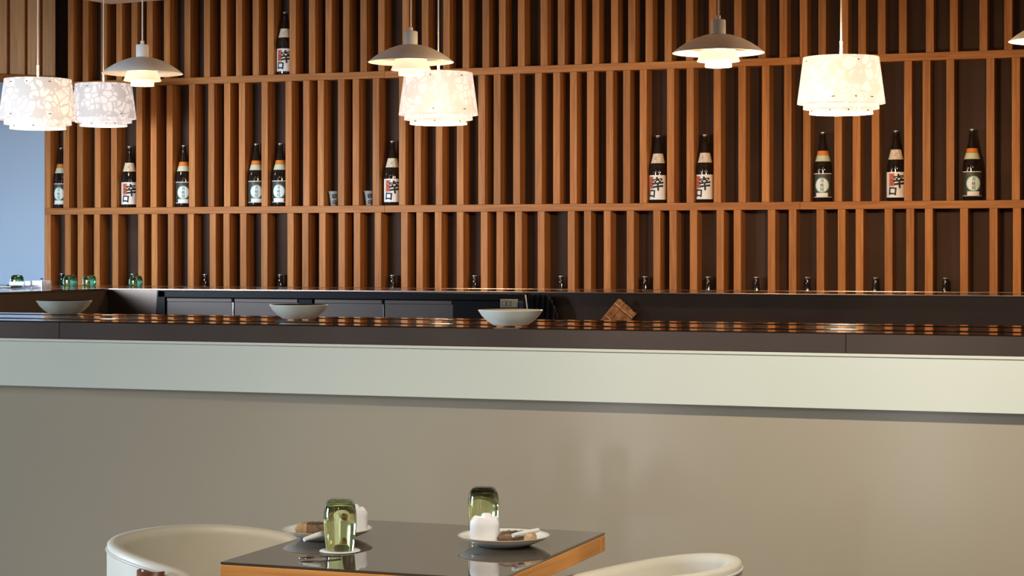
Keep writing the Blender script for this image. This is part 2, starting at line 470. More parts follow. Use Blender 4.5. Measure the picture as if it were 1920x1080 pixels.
# ------------------------------------------------------------------ bar: front counter, return, rear counter
Y0, Y1 = 4.69, 5.29          # front counter depth
R0, R1 = 8.68, 9.31         # rear counter depth
xretI = on_y(203, R0)[0]     # inner face of the return
xL, xR = -5.9, 2.6
ZB = 1.144; ZF = 1.0117


def top_profile(y0, y1, ridges, z, t, h=0.0021):
    """cross-section (y, z) of a counter top with rolled ridges"""
    P = [(y0, z - t), (y0, z - 0.003), (y0 + 0.003, z)]
    for r in ridges:
        P += [(r - 0.014, z), (r - 0.010, z + h * 0.75), (r, z + h), (r + 0.010, z + h * 0.75), (r + 0.014, z)]
    P += [(y1 - 0.003, z), (y1, z - 0.003), (y1, z - t)]
    return P


def extrude_x(P, x0, x1, mt, name):
    n = len(P)
    V = [(x0, y, z) for y, z in P] + [(x1, y, z) for y, z in P]
    Fc = [(k, (k + 1) % n, n + (k + 1) % n, n + k) for k in range(n)] + [tuple(range(n)), tuple(range(n, 2 * n))]
    return mesh(name, V, Fc, mt)


bar = empty('bar_counter', (0, Y0, 0))
tag(bar, 'long front bar counter with bronze steel edge, cream fascia and taupe body', 'counter')
seams = [xL, on_y(111, Y0)[0], on_y(1586, Y0)[0], xR]
for k in range(3):
    a, b_ = seams[k] + 0.0003, seams[k + 1] - 0.0003
    P = top_profile(0.004, Y1 - Y0, [0.17, 0.47], ZT, 0.02)
    put('top_sheet', extrude_x(P, a, b_, M['counter_top'], 'top_sheet'), bar)
    put('edge_band', box(a, b_, 0, 0.02, ZB, ZT - 0.0025, M['bronze'], 0.001), bar)
put('core', box(xL, xR, 0.021, Y1 - Y0 - 0.001, ZB, ZT - 0.021, M['seam']), bar)
put('trim_strip', box(xL, xR, -0.003, 0.02, ZB - 0.008, ZB - 0.0006, M['trim'], 0.001), bar)
put('fascia', box(xL, xR, 0.0, 0.022, ZF, ZB - 0.0086, M['fascia'], 0.001), bar)
put('soffit', box(xL, xR, 0.023, 0.06, ZF, ZF + 0.02, M['fascia']), bar)
put('body_panel', box(xL, xR, 0.03, 0.06, 0.10, ZF - 0.001, M['body']), bar)
put('inner_panel', box(xL, xR, Y1 - Y0 - 0.05, Y1 - Y0 - 0.03, 0.1, ZB - 0.001, M['bronze']), bar)
put('plinth', box(xL, xR, 0.19, 0.50, 0.0, 0.10, M['legs']), bar)

rear = empty('rear_counter', (0, R0, 0))
tag(rear, 'rear bar counter with brown steel inner face in front of the rack', 'counter')
seamr = [xL - 1.2, on_y(1300, R0)[0], xR]
for k in range(2):
    a, b_ = seamr[k] + 0.0008, seamr[k + 1] - 0.0008
    put('top_sheet', extrude_x(top_profile(-0.012, R1 - R0, [0.2, 0.45], ZT, 0.005, 0.0006), a, b_, M['counter_top'], 'top_sheet'), rear)
for yy in (-0.0155, R1 - R0 - 0.004):
    put('edge_trim', box(seamr[0], seamr[2], yy, yy + 0.0075, ZT - 0.0048, ZT + 0.0010, M['ridge'], 0.0010), rear)
put('inner_face', box(xretI, xR, 0.0, 0.02, 0.86, ZT - 0.006, M['bronze']), rear)
put('worktop', box(xretI, xR, -0.62, -0.002, 0.82, 0.859, M['fridge_steel'], 0.003), rear)
put('cabinet', box(xretI, xR, -0.55, 0.55, 0.1, 0.819, M['bronze']), rear)
put('back_face', box(xL - 1.2, xR, R1 - R0 - 0.06, R1 - R0 - 0.04, 0.1, ZT - 0.006, M['body']), rear)
put('plinth', box(xL - 1.2, xR, -0.45, 0.5, 0.0, 0.099, M['legs']), rear)

ret = empty('return_counter', (xretI, 0, 0))
tag(ret, 'side return of the bar joining front and rear counters at left', 'counter')
XO = -0.70
P = [(x, z) for x, z in top_profile(0, 0.70, [0.2, 0.45], ZT, 0.005, 0.0006)]
V = [(-x + 0.012, Y1 + 0.002, z) for x, z in P] + [(-x + 0.012, R0 - 0.017, z) for x, z in P]
n = len(P)
put('top_sheet', mesh('top_sheet', V, [(k, (k + 1) % n, n + (k + 1) % n, n + k) for k in range(n)] + [tuple(range(n)), tuple(range(n, 2 * n))], M['counter_top']), ret)
put('inner_face', box(-0.02, 0.0, Y1 + 0.002, R0, 0.1, ZT - 0.006, M['bronze']), ret)
put('outer_face', box(-0.62, -0.60, Y1 + 0.002, R0 - 0.002, 0.1, ZT - 0.006, M['body']), ret)
put('plinth', box(-0.56, -0.06, Y1 + 0.002, R0 - 0.002, 0.0, 0.099, M['legs']), ret)

# ------------------------------------------------------------------ black refrigerated case under the rear counter
FY = R0 - 0.03           # its face, just proud of the inner face
fr = empty('undercounter_fridge', (0, FY, 0))
tag(fr, 'black framed undercounter fridge with brushed steel doors below the rear counter', 'fridge')
fx = lambda p: on_y(p, FY)[0]
zb, zt = 0.862, ZT - 0.007
put('carcass', box(fx(293), fx(985), 0.012, 0.028, zb, zt, M['blackmat']), fr)
put('top_rail', box(fx(300), fx(985), -0.022, 0.011, zt - 0.034, zt, M['black'], 0.003), fr)
v = [(fx(292), 0), (fx(313), 0), (fx(313), 1), (fx(299), 1)]
V = [(x, yy, zb if s == 0 else zt) for yy in (-0.022, 0.011) for x, s in v]
put('left_jamb', mesh('left_jamb', V, [(0, 1, 2, 3), (4, 5, 6, 7), (0, 1, 5, 4), (1, 2, 6, 5), (2, 3, 7, 6), (3, 0, 4, 7)], M['black']), fr)
zt2 = zt - 0.0345
for a, b_ in [(314, 438.5), (440.5, 561.5), (590.5, 720), (722, 851)]:
    d = put('door', box(fx(a), fx(b_), -0.008, 0.011, zb, zt2, M['fridge_steel'], 0.002), fr)
    put('header', box(fx(a) + 0.004, fx(b_) - 0.004, -0.014, -0.0085, zt2 - 0.02, zt2 - 0.002, M['fridge_steel'], 0.002), d)
for a in (439.5, 721):
    put('edge_strip', box(fx(a) - 0.002, fx(a) + 0.002, -0.014, 0.011, zb, zt2 - 0.022, M['chrome']), fr)
put('mullion', box(fx(562.5), fx(589.5), -0.020, 0.011, zb, zt2, M['black'], 0.003), fr)
put('side_panel', box(fx(852), fx(974), -0.020, 0.011, zb, zt2, M['black'], 0.002), fr)
put('post', box(fx(975.5), fx(983), -0.024, 0.011, zb, zt2, mat('navy_post', (0.012, 0.018, 0.05), 0.4), 0.002), fr)

pl = empty('socket_plate', on_y(955, FY - 0.021, 569))
pl.scale = (0.893,) * 3
tag(pl, 'beige double socket plate on the black panel behind the right bowl', 'socket')
put('plate', box(-0.049, 0.049, -0.006, 0.0, -0.022, 0.022, M['socket'], 0.002), pl)
for k in range(2):
    s = put('socket', box(-0.036 + 0.026 * k, -0.014 + 0.026 * k, -0.0085, -0.0055, -0.013, 0.013, mat('socket_face', (0.22, 0.19, 0.13), 0.5), 0.001), pl)
    put('slot', box(-0.028 + 0.026 * k, -0.025 + 0.026 * k, -0.0095, -0.008, -0.007, 0.007, M['cable']), s)
put('blank_switch', box(0.016, 0.044, -0.0085, -0.0055, -0.016, 0.016, M['socket'], 0.001), pl)

p0, p1 = on_y(985, FY - 0.034, 553), on_y(988.5, FY - 0.034, 592)
tag(put('white_cable', tube([p0, (p0[0] + 0.003, p0[1], (p0[2] + p1[2]) / 2 + 0.03), (p1[0], p1[1], (p0[2] + p1[2]) / 2 - 0.02), (p1[0], p1[1], 0.862)], 0.0032, M['cable'])), 'thin white cable hanging beside the black hanging cloth', 'cable')

# black cloth hanging from the rear counter edge
ncol, nrow = 48, 14
V, Fc = [], []
xa, xb = on_y(991, FY - 0.04)[0], on_y(1046, FY - 0.04)[0]
for j in range(nrow + 1):
    tz = j / nrow
    for i in range(ncol + 1):
        s = i / ncol
        ztop = ZT - 0.009 - 0.10 * max(0, (s - 0.55) / 0.45) ** 2.2
        z = ztop + (0.866 - ztop) * tz
        wob = 0.012 * math.sin(s * 34 + 1.5 * math.sin(tz * 2)) * (0.35 + 0.65 * tz) + 0.006 * math.sin(s * 71)
        V.append((xa + (xb - xa) * s, FY - 0.042 - 0.012 * tz + wob * 0.8, z))
for j in range(nrow):
    for i in range(ncol):
        a = j * (ncol + 1) + i
        Fc.append((a, a + 1, a + ncol + 2, a + ncol + 1))
me = mesh('black_cloth', V, Fc, M['black_cloth'], True)
o = put('black_cloth', me); o.modifiers.new('thick', 'SOLIDIFY').thickness = 0.004
tag(o, 'black folded cloth hanging beside the fridge below the rear counter', 'cloth')

# bamboo rolling mat leaning on the inner face
mt = empty('bamboo_rolling_mat', (0, 0, 0))
tag(mt, 'folded bamboo rolling mat leaning against the brown steel face', 'bamboo mat')
top = on_y(1167, R0 - 0.05, 566); rgt = on_y(1193.5, R0 - 0.05, 588); lft = on_y(1124, R0 - 0.11, 618)
top, rgt, lft = Vector(top), Vector(rgt), Vector(lft)
ax = (lft - top).normalized(); ay = (rgt - top); W = ay.length; ay.normalize()
nn = ax.cross(ay).normalized()
if nn.y > 0: nn = -nn
Ln = 0.25


def stick_mesh(off, w0, w1, dn, L0, L1, count):
    V, Fc = [], []
    for k in range(count):
        c = w0 + (w1 - w0) * (k + 0.5) / count
        r = (w1 - w0) / count * 0.5
        e0 = L0 + random.uniform(-0.004, 0.004); e1 = L1
        b0 = len(V)
        for e in (e0, e1):
            for q in range(6):
                a = q * math.pi / 3
                V.append(top + off + ax * e + ay * (c + r * math.cos(a)) + nn * (dn + r * math.sin(a)))
        for q in range(6):
            Fc.append((b0 + q, b0 + (q + 1) % 6, b0 + 6 + (q + 1) % 6, b0 + 6 + q))
        Fc.append(tuple(b0 + q for q in range(6))); Fc.append(tuple(b0 + 6 + q for q in range(6)))
    return smooth_by_angle(mesh('sticks', V, Fc, M['bamboo']), 50)


lm = max(0.05, (top.z - 0.864) / max(0.05, -ax.z))
o = put('back_leaf', stick_mesh(Vector(), -0.004, W, 0.0, 0.0, min(Ln, lm - 0.03), 22), mt); o['kind'] = 'stuff'
o = put('front_leaf', stick_mesh(Vector(), -0.022, 0.012, 0.008, 0.0, min(Ln, lm - 0.015), 7), mt); o['kind'] = 'stuff'
for e in (0.03, 0.10):
    put('string', tube([top + ax * e + nn * 0.0035 - ay * 0.002, top + ax * e + ay * W + nn * 0.0035], 0.0012, M['string'], 6), mt)
    put('string', tube([top + ax * e - ay * 0.022 + nn * 0.0115, top + ax * e + ay * 0.012 + nn * 0.0115], 0.0012, M['string'], 6), mt)

# ------------------------------------------------------------------ bottles
TEXT_CACHE = {}


def text_shape(ch, weight):
    key = (ch, weight)
    if key in TEXT_CACHE: return TEXT_CACHE[key]
    cu = bpy.data.curves.new('glyph', 'FONT'); cu.body = ch; cu.size = 1.0
    cu.resolution_u = 3; cu.offset = weight; cu.align_x = 'CENTER'
    o = bpy.data.objects.new('glyph', cu); COL.objects.link(o)
    dg = bpy.context.evaluated_depsgraph_get()
    me = bpy.data.meshes.new_from_object(o.evaluated_get(dg))
    bm = bmesh.new(); bm.from_mesh(me)
    bmesh.ops.triangulate(bm, faces=bm.faces)
    for _ in range(4):
        le = [e for e in bm.edges if e.calc_length() > 0.16]
        if not le: break
        bmesh.ops.subdivide_edges(bm, edges=le, cuts=1)
        bmesh.ops.triangulate(bm, faces=bm.faces)
    bm.verts.index_update()
    V = [v.co.copy() for v in bm.verts]; Fc = [tuple(v.index for v in f.verts) for f in bm.faces]
    bm.free(); bpy.data.meshes.remove(me)
    bpy.data.objects.remove(o); bpy.data.curves.remove(cu)
    if V:
        x0 = min(v.x for v in V); x1 = max(v.x for v in V); y0 = min(v.y for v in V); y1 = max(v.y for v in V)
        s = 1.0 / max(x1 - x0, y1 - y0)
        V = [((v.x - (x0 + x1) / 2) * s, (v.y - (y0 + y1) / 2) * s) for v in V]
    TEXT_CACHE[key] = (V, Fc)
    return V, Fc


def wrap_text(items, r, mt, name, rfun=None):
    """items: (char, x along the label, z, width, height, weight, tilt); wrapped on a cylinder facing -Y"""
    V, Fc = [], []
    for ch, x, z, sx, sy, wgt, tilt in items:
        gv, gf = text_shape(ch, wgt)
        b0 = len(V); c, s = math.cos(tilt), math.sin(tilt)
        for a, b_ in gv:
            px, pz = x + (a * c - b_ * s) * sx, z + (a * s + b_ * c) * sy
            rr = rfun(pz) if rfun else r
            an = px / r
            V.append((rr * math.sin(an), -rr * math.cos(an), pz))
        Fc += [tuple(i + b0 for i in f) for f in gf]
    return mesh(name, V, Fc, mt)


def wrap_patch(x0, x1, z0, z1, r, mt, name, nx=16, nz=1, rfun=None, ell=False):
    V, Fc = [], []
    if ell:
        cx, cz = (x0 + x1) / 2, (z0 + z1) / 2
        V.append((r * math.sin(cx / r), -r * math.cos(cx / r), cz))
        for g in range(1, 5):
            for k in range(28):
                a = 2 * math.pi * k / 28
                px, pz = cx + g / 4 * (x1 - x0) / 2 * math.cos(a), cz + g / 4 * (z1 - z0) / 2 * math.sin(a)
                V.append((r * math.sin(px / r), -r * math.cos(px / r), pz))
        Fc = [(0, 1 + k, 1 + (k + 1) % 28) for k in range(28)]
        for g in range(3):
            Fc += [(1 + g * 28 + k, 1 + g * 28 + (k + 1) % 28, 29 + g * 28 + (k + 1) % 28, 29 + g * 28 + k) for k in range(28)]
        return mesh(name, V, Fc, mt)
    for j in range(nz + 1):
        z = z0 + (z1 - z0) * j / nz
        rr = rfun(z) if rfun else r
        for i in range(nx + 1):
            an = (x0 + (x1 - x0) * i / nx) / r
            V.append((rr * math.sin(an), -rr * math.cos(an), z))
    for j in range(nz):
        for i in range(nx):
            a = j * (nx + 1) + i
            Fc.append((a, a + 1, a + nx + 2, a + nx + 1))
    return mesh(name, V, Fc, mt, True)


BP = [(0.0, 0.004), (0.030, 0.0), (0.0495, 0.003), (0.0515, 0.010), (0.0515, 0.178), (0.0505, 0.195), (0.0475, 0.213), (0.0425, 0.232), (0.036, 0.256), (0.0305, 0.279), (0.0255, 0.302), (0.0212, 0.325), (0.0178, 0.345), (0.0162, 0.36), (0.0162, 0.372), (0.0152, 0.374), (0.0152, 0.381), (0.0, 0.381)]
CP = [(0.0, 0.381), (0.0158, 0.381), (0.0162, 0.383), (0.0162, 0.3905), (0.0, 0.3905)]
CT_ = [(0.0, 0.3905), (0.0162, 0.3905), (0.0162, 0.393), (0.0150, 0.394), (0.0, 0.394)]


def brad(z):
    for (r0, z0), (r1, z1) in zip(BP[3:], BP[4:]):
        if z0 <= z <= z1: return r0 + (r1 - r0) * (z - z0) / (z1 - z0)
    return 0.0515


off = lambda d: (lambda z: brad(z) + d)
RB = 0.0515
bottle_me = lathe(BP, M['bottle'], 36, 'bottle_body', 45)
cap_me = lathe(CP, M['cap'], 24, 'bottle_cap')
capt_me = lathe(CT_, M['cap_top'], 24, 'cap_disc')
shK = wrap_patch(-0.165, 0.165, 0.232, 0.288, RB, M['shoulder'], 'shoulder_paper', 40, 6, off(0.0006))
shG1 = wrap_patch(-0.165, 0.165, 0.262, 0.288, RB, M['orange'], 'shoulder_band', 40, 4, off(0.0006))
shG2 = wrap_patch(-0.165, 0.165, 0.228, 0.2615, RB, M['greenish'], 'shoulder_collar', 40, 4, off(0.0006))
K_lab = wrap_patch(-0.078, 0.078, 0.020, 0.162, RB + 0.0005, M['paper'], 'label', 26)
K_red = wrap_patch(-0.043, -0.008, 0.082, 0.154, RB + 0.0009, M['red'], 'red_panel', 8)
K_big = wrap_text([('辛', 0.018, 0.112, 0.074, 0.082, 0.035, 0.10), ('口', -0.020, 0.055, 0.046, 0.044, 0.05, -0.08)], RB + 0.0012, M['ink'], 'characters')
K_small = wrap_text([('月', -0.0255, 0.139, 0.016, 0.018, 0.01, 0), ('桂', -0.0255, 0.118, 0.018, 0.018, 0.01, 0), ('冠', -0.0255, 0.097, 0.018, 0.018, 0.01, 0)], RB + 0.0013, M['ink'], 'small_characters')
K_sh = wrap_text([('上', 0.0, 0.262, 0.018, 0.016, 0.01, 0)], RB, M['ink'], 'shoulder_mark', off(0.0011))
G_lab = wrap_patch(-0.078, 0.078, 0.024, 0.160, RB + 0.0005, M['darkgreen'], 'label', 26)
G_l1 = wrap_patch(-0.078, 0.078, 0.156, 0.160, RB + 0.0009, M['paper'], 'label_line', 26)
G_l2 = wrap_patch(-0.078, 0.078, 0.024, 0.027, RB + 0.0009, M['paper'], 'label_line', 26)
G_l3 = wrap_patch(-0.036, 0.034, 0.028, 0.050, RB + 0.0009, M['paper'], 'label_strip', 14)
G_ring = wrap_patch(-0.043, 0.043, 0.050, 0.136, RB + 0.0008, M['teal'], 'ring', ell=True)
G_disc = wrap_patch(-0.038, 0.038, 0.055, 0.131, RB + 0.0012, M['pale'], 'disc', ell=True)
G_txt = wrap_text([('月', 0.0, 0.117, 0.017, 0.020, 0.012, 0), ('桂', 0.0, 0.093, 0.021, 0.021, 0.010, 0), ('冠', 0.0, 0.069, 0.021, 0.021, 0.010, 0)], RB + 0.0016, M['ink'], 'characters')


def bottle(kind, px, shelf, label, group, turn=0.0):
    X, Y = on_y(px, YW + DEP / 2)
    cs = [on_y((p + q) / 2, YW)[0] for p, q in (LOW, MID, UP)[shelf]]
    l_ = max(c for c in cs if c < X) + SW / 2; r_ = min(c for c in cs if c > X) - SW / 2     # free gap between two slats
    k = min(1.0, ((r_ - l_) / 2 - 0.001) / RB)
    X = min(max(X, l_ + RB * k + 0.001), r_ - RB * k - 0.001)
    b = empty('sake_bottle', (X, YW + DEP / 2, ZS[shelf] + 0.0005), -math.atan2(X, Y) + math.radians(turn))
    b.scale = (k, k, 1)
    tag(b, label, 'bottle', group)
    put('body', bottle_me, b); put('cap_disc', capt_me, put('cap', cap_me, b))
    if kind == 'K':
        s = put('shoulder_paper', shK, b); put('mark', K_sh, s)
        l = put('label_paper', K_lab, b)
        put('red_panel', K_red, l); put('large_characters', K_big, l); put('small_characters', K_small, l)
    elif kind == 'G':
        put('shoulder_band', shG1, b); put('shoulder_collar', shG2, b)
        l = put('label_paper', G_lab, b)
        for nm, me in [('label_line', G_l1), ('label_line', G_l2), ('label_strip', G_l3), ('ring', G_ring), ('disc', G_disc), ('characters', G_txt)]:
            put(nm, me, l)
    return b


SHELF_G = 'sake bottles on the middle shelf'
ORD = ['first', 'second', 'third', 'fourth', 'fifth', 'sixth', 'seventh', 'eighth', 'ninth', 'tenth', 'eleventh', 'twelfth', 'thirteenth']
bottle('K', 532, 2, 'lone white-labelled sake bottle on the top shelf', 'sake bottles on the top shelf', -14)
for kind, px, turn, label in [
        ('G', 112, -22, 'round-label sake bottle at the far left end of the middle shelf'),
        ('K', 243, -8, 'leftmost white-labelled sake bottle on the middle shelf'),
        ('G', 343, -6, 'third middle-shelf sake bottle from the left, round pale label'),
        ('G', 480, 0, 'left bottle of the close pair with round pale labels'),
        ('G', 526, -14, 'right bottle of the close pair with round pale labels'),
        ('K', 736, -6, 'white-labelled sake bottle right of the two small cups'),
        ('K', 1233, -22, 'left one of two white-labelled bottles below the right dome lamp'),
        ('K', 1320, -22, 'right one of two white-labelled bottles below the right dome lamp'),
        ('G', 1543, -6, 'round-label sake bottle right below the brightest drum lamp'),
        ('K', 1680, 0, 'rightmost white-labelled sake bottle, red panel on its label'),
        ('G', 1823, 8, 'round-label sake bottle at the far right of the middle shelf')]:
    bottle(kind, px, 1, label, SHELF_G, turn)
for i, px in enumerate([111.5, 249, 382, 525.5, 735, 888, 1052, 1207.5, 1326, 1418.5, 1513, 1642, 1773]):
    b = bottle('N', px, 0, '%s dark bottle neck from the left peeking over the rear counter' % ORD[i], 'bottles behind the rear counter')

# two small cups on the middle shelf
cup_prof = [(0.0, 0.004), (0.019, 0.0), (0.021, 0.002), (0.024, 0.03), (0.030, 0.07), (0.0355, 0.090), (0.034, 0.091), (0.028, 0.07), (0.021, 0.03), (0.017, 0.008), (0.0, 0.008)]
cup_me = lathe(cup_prof, M['cup'], 28, 'cup_body')
cup_r = lambda z: 0.0262 + (z - 0.045) * 0.16 + 0.0009
cup_tx = wrap_text([('将', 0.0, 0.058, 0.028, 0.032, 0.03, 0), ('口', 0.0, 0.022, 0.022, 0.022, 0.05, 0)], 0.026, M['ink'], 'characters', lambda z: (0.0212 + max(0, z - 0.002) * 0.107 if z < 0.03 else 0.0242 + (z - 0.03) * 0.15) + 0.0022)
for px, lb in [(626.5, 'small grey cup with black characters, the one further from the bottle'), (693, 'small grey cup with black characters, next to the white-labelled bottle')]:
    X, Y = on_y(px, YW + 0.06)
    c = empty('sake_cup', (X, Y, ZS[1] + 0.0005), -math.atan2(X, Y))
    tag(c, lb, 'cup', 'cups on the middle shelf')
    put('body', cup_me, c); put('characters', cup_tx, c)

# ------------------------------------------------------------------ pendant lamps


def cord_top(X, Y):
    d = Vector((X, Y)) - RAFT[0]
    a, b_ = d.dot(RAFT[1]), d.dot(RAFT[2])
    return RZ if (0 <= a <= RAFT[3] and 0 <= b_ <= RAFT[4]) else CEIL


def point(name, loc, power, color, size, parent):
    l = bpy.data.lights.new(name, 'POINT'); l.energy, l.color, l.shadow_soft_size = power, color, size
    o = bpy.data.objects.new(name, l); o.location = loc; COL.objects.link(o); o.parent = parent
    return o


def dome_lamp(px, py, dia_px, label, power, glow):
    """px, py: centre of the dome rim"""
    z = 0.40 * F / dia_px
    u = (px - 960) / F
    X, Y, Z = z * (-ST + u * CT), z * (CT + u * ST), CAMZ - (py - HOR) / F * z
    t = empty('dome_pendant_lamp', (X, Y, Z)); tag(t, label, 'pendant lamp', 'white dome pendant lamps')
    dome = [(0.030, 0.076), (0.06, 0.0715), (0.10, 0.058), (0.14, 0.038), (0.17, 0.019), (0.197, -0.002), (0.2, -0.006), (0.197, -0.0065), (0.168, 0.014), (0.138, 0.033), (0.098, 0.053), (0.06, 0.066), (0.03, 0.07)]
    put('top_shade', lathe(dome, M['lamp_white'], 64, 'top_shade', 60), t)
    put('neck', lathe([(0.0, 0.075), (0.0315, 0.075), (0.0315, 0.135), (0.029, 0.138), (0.0, 0.138)], M['lamp_white'], 32, 'neck'), t)
    put('cord_grip', lathe([(0.0, 0.138), (0.0095, 0.138), (0.0095, 0.156), (0.005, 0.159), (0.0, 0.159)], M['lamp_white'], 16, 'cord_grip'), t)
    gm = glow_mat('dome_glow', (0.6, 0.57, 0.5), (1.0, 0.80, 0.52), glow)
    gm2 = glow_mat('dome_glow_low', (0.6, 0.58, 0.52), (1.0, 0.86, 0.6), glow * 1.35)
    put('middle_shade', lathe([(0.074, 0.006), (0.080, -0.006), (0.0895, -0.034), (0.0935, -0.041), (0.0915, -0.042), (0.087, -0.035), (0.078, -0.006), (0.072, 0.006)], gm, 48, 'middle_shade'), t)
    put('lower_shade', lathe([(0.056, -0.030), (0.0575, -0.040), (0.058, -0.066), (0.056, -0.066), (0.0555, -0.040), (0.054, -0.030)], gm2, 48, 'lower_shade'), t)
    put('bulb', lathe([(0.0, -0.045), (0.02, -0.04), (0.03, -0.02), (0.025, 0.01), (0.014, 0.04), (0.014, 0.07), (0.0, 0.07)], glow_mat('bulb', (1, 1, 1), (1.0, 0.85, 0.6), 3.0), 24, 'bulb'), t)
    for k in range(3):
        a = 0.4 + k * 2 * math.pi / 3
        put('strut', tube([(0.03 * math.cos(a), 0.03 * math.sin(a), 0.072), (0.078 * math.cos(a), 0.078 * math.sin(a), 0.0), (0.0565 * math.cos(a), 0.0565 * math.sin(a), -0.036)], 0.0018, M['chrome'], 6), t)
    put('cord', tube([(0, 0, 0.159), (0, 0, cord_top(X, Y) - Z - 0.001)], 0.0035, M['lamp_cord'], 8), t)
    point('lamp_light', (0, 0, -0.085), power, WARM, 0.03, t)
    return t


def drum_lamp(px, py_top, bot_px, label, power, lo, hi, glow, seed):
    """px: axis; py_top: image height of the top rim; bot_px: width of the outer lower rim"""
    z = 0.40 * F / bot_px
    u = (px - 960) / F
    X, Y, Z = z * (-ST + u * CT), z * (CT + u * ST), CAMZ - (py_top - HOR) / F * z
    t = empty('drum_pendant_lamp', (X, Y, Z), seed); tag(t, label, 'pendant lamp', 'white drum pendant lamps')
    sm = shade_mat('drum_shade', (0.42, 0.41, 0.40), glow, lo, hi, 22)
    sm2 = shade_mat('drum_shade_inner', (0.42, 0.41, 0.40), glow, lo * 1.12, hi, 24)
    cone = lambda r0, r1, z0, z1: [(r0, z0), (r1, z1), (r1 - 0.0015, z1), (r0 - 0.0015, z0)]
    put('outer_shade', lathe(cone(0.172, 0.200, 0.0, -0.212), sm, 64, 'outer_shade', 60), t)
    put('middle_shade', lathe(cone(0.148, 0.173, -0.03, -0.236), sm2, 64, 'middle_shade', 60), t)
    put('inner_shade', lathe(cone(0.122, 0.145, -0.06, -0.258), sm2, 64, 'inner_shade', 60), t)
    put('diffuser', lathe([(0.0, -0.247), (0.1415, -0.247), (0.1415, -0.249), (0.0, -0.249)], glow_mat('diffuser', (0.9, 0.88, 0.82), (1.0, 0.86, 0.62), hi), 48, 'diffuser'), t)
    for k in range(3):
        a = k * 2 * math.pi / 3
        put('spoke', tube([(0, 0, -0.012), (0.1715 * math.cos(a), 0.1715 * math.sin(a), -0.012)], 0.002, M['chrome'], 6), t)
    put('stem', tube([(0, 0, -0.02), (0, 0, 0.075)], 0.0065, M['lamp_white'], 12), t)
    put('cord', tube([(0, 0, 0.075), (0, 0, cord_top(X, Y) - Z - 0.001)], 0.0035, M['lamp_cord'], 8), t)
    rnd = random.Random(seed)
    clip = box(-0.007, 0.007, -0.0018, 0.0006, -0.002, 0.002, mat('clip_dark', (0.05, 0.045, 0.04), 0.4), 0.0004, 'clip')
    dot = box(-0.003, 0.003, -0.0018, 0.0006, -0.003, 0.003, clip.materials[0], 0.0006, 'rivet')
    for k in range(9):
        a = k * 2 * math.pi / 9 + rnd.uniform(-0.2, 0.2)
        for (zc, r) in ((-0.022, 0.1752), (-0.190, 0.1975), (-0.247, 0.1442)):
            if rnd.random() < 0.3: continue
            aa = a + rnd.uniform(-0.15, 0.15)
            put('clip' if rnd.random() < 0.5 else 'rivet', clip if rnd.random() < 0.5 else dot, t, (r * math.sin(aa), -r * math.cos(aa), zc), (0, 0, aa))
    point('lamp_light_down', (0, 0, -0.29), power, WARM, 0.05, t)
    point('lamp_light_up', (0, 0, 0.05), power * 0.12, WARM, 0.03, t)
    return t


dome_lamp(267, 136, 151, 'white dome pendant lamp overlapping the second drum lamp at left', 7, 0.5)
dome_lamp(770.5, 114.5, 161, 'white dome pendant lamp in front of the middle drum lamp', 14, 0.6)
dome_lamp(1347, 97, 173, 'white dome pendant lamp hanging above two white-labelled bottles', 36, 0.8)
dome_lamp(1981, 74, 176, 'white dome pendant lamp cut off by the right picture edge', 34, 0.8)
drum_lamp(71, 149, 144, 'patterned white drum lamp at far left above the blue wall', 4, 0.42, 0.78, (1.0, 0.84, 0.72), 1)
drum_lamp(194, 158, 122, 'smaller patterned drum lamp beside the far left drum lamp', 4, 0.42, 0.72, (1.0, 0.86, 0.80), 2)
drum_lamp(822, 137, 149, 'patterned white drum lamp behind the middle dome lamp', 20, 0.58, 0.86, (1.0, 0.78, 0.64), 3)
drum_lamp(1577, 108, 164, 'brightest white drum lamp, hanging at right before the rack', 85, 0.62, 0.92, (1.0, 0.85, 0.64), 4)

# ------------------------------------------------------------------ bowls on the front counter
BO = [(0.0, 0.002), (0.048, 0.0), (0.052, 0.002), (0.068, 0.013), (0.082, 0.027), (0.0925, 0.043), (0.0915, 0.0445)]
BI = [(0.0915, 0.0445), (0.0895, 0.0435), (0.079, 0.029), (0.064, 0.015), (0.048, 0.0055), (0.0, 0.0045)]
bo = lathe(BO, M['bowl_out'], 56, 'bowl_outside', 60)
for px, py, inner, lb in [(120.5, 590.5, 'bowl_dark', 'pale celadon bowl at the left end of the front counter'),
                          (560.5, 600, 'bowl_dark', 'pale celadon bowl with dark inside, middle of three on the counter'),
                          (957, 612.5, 'bowl_tan', 'pale celadon bowl with tan inside, rightmost of three on the counter')]:
    x, y, z = on_z(px, py, ZT)
    if y < Y0 + 0.075: y = Y0 + 0.075
    t = empty('shallow_bowl', (x, y, ZT + 0.0035)); t.scale = (0.893,) * 3; tag(t, lb, 'bowl', 'bowls on the front counter')
    put('outside', bo, t); put('inside', lathe(BI, M[inner], 56, 'bowl_inside', 60), t)

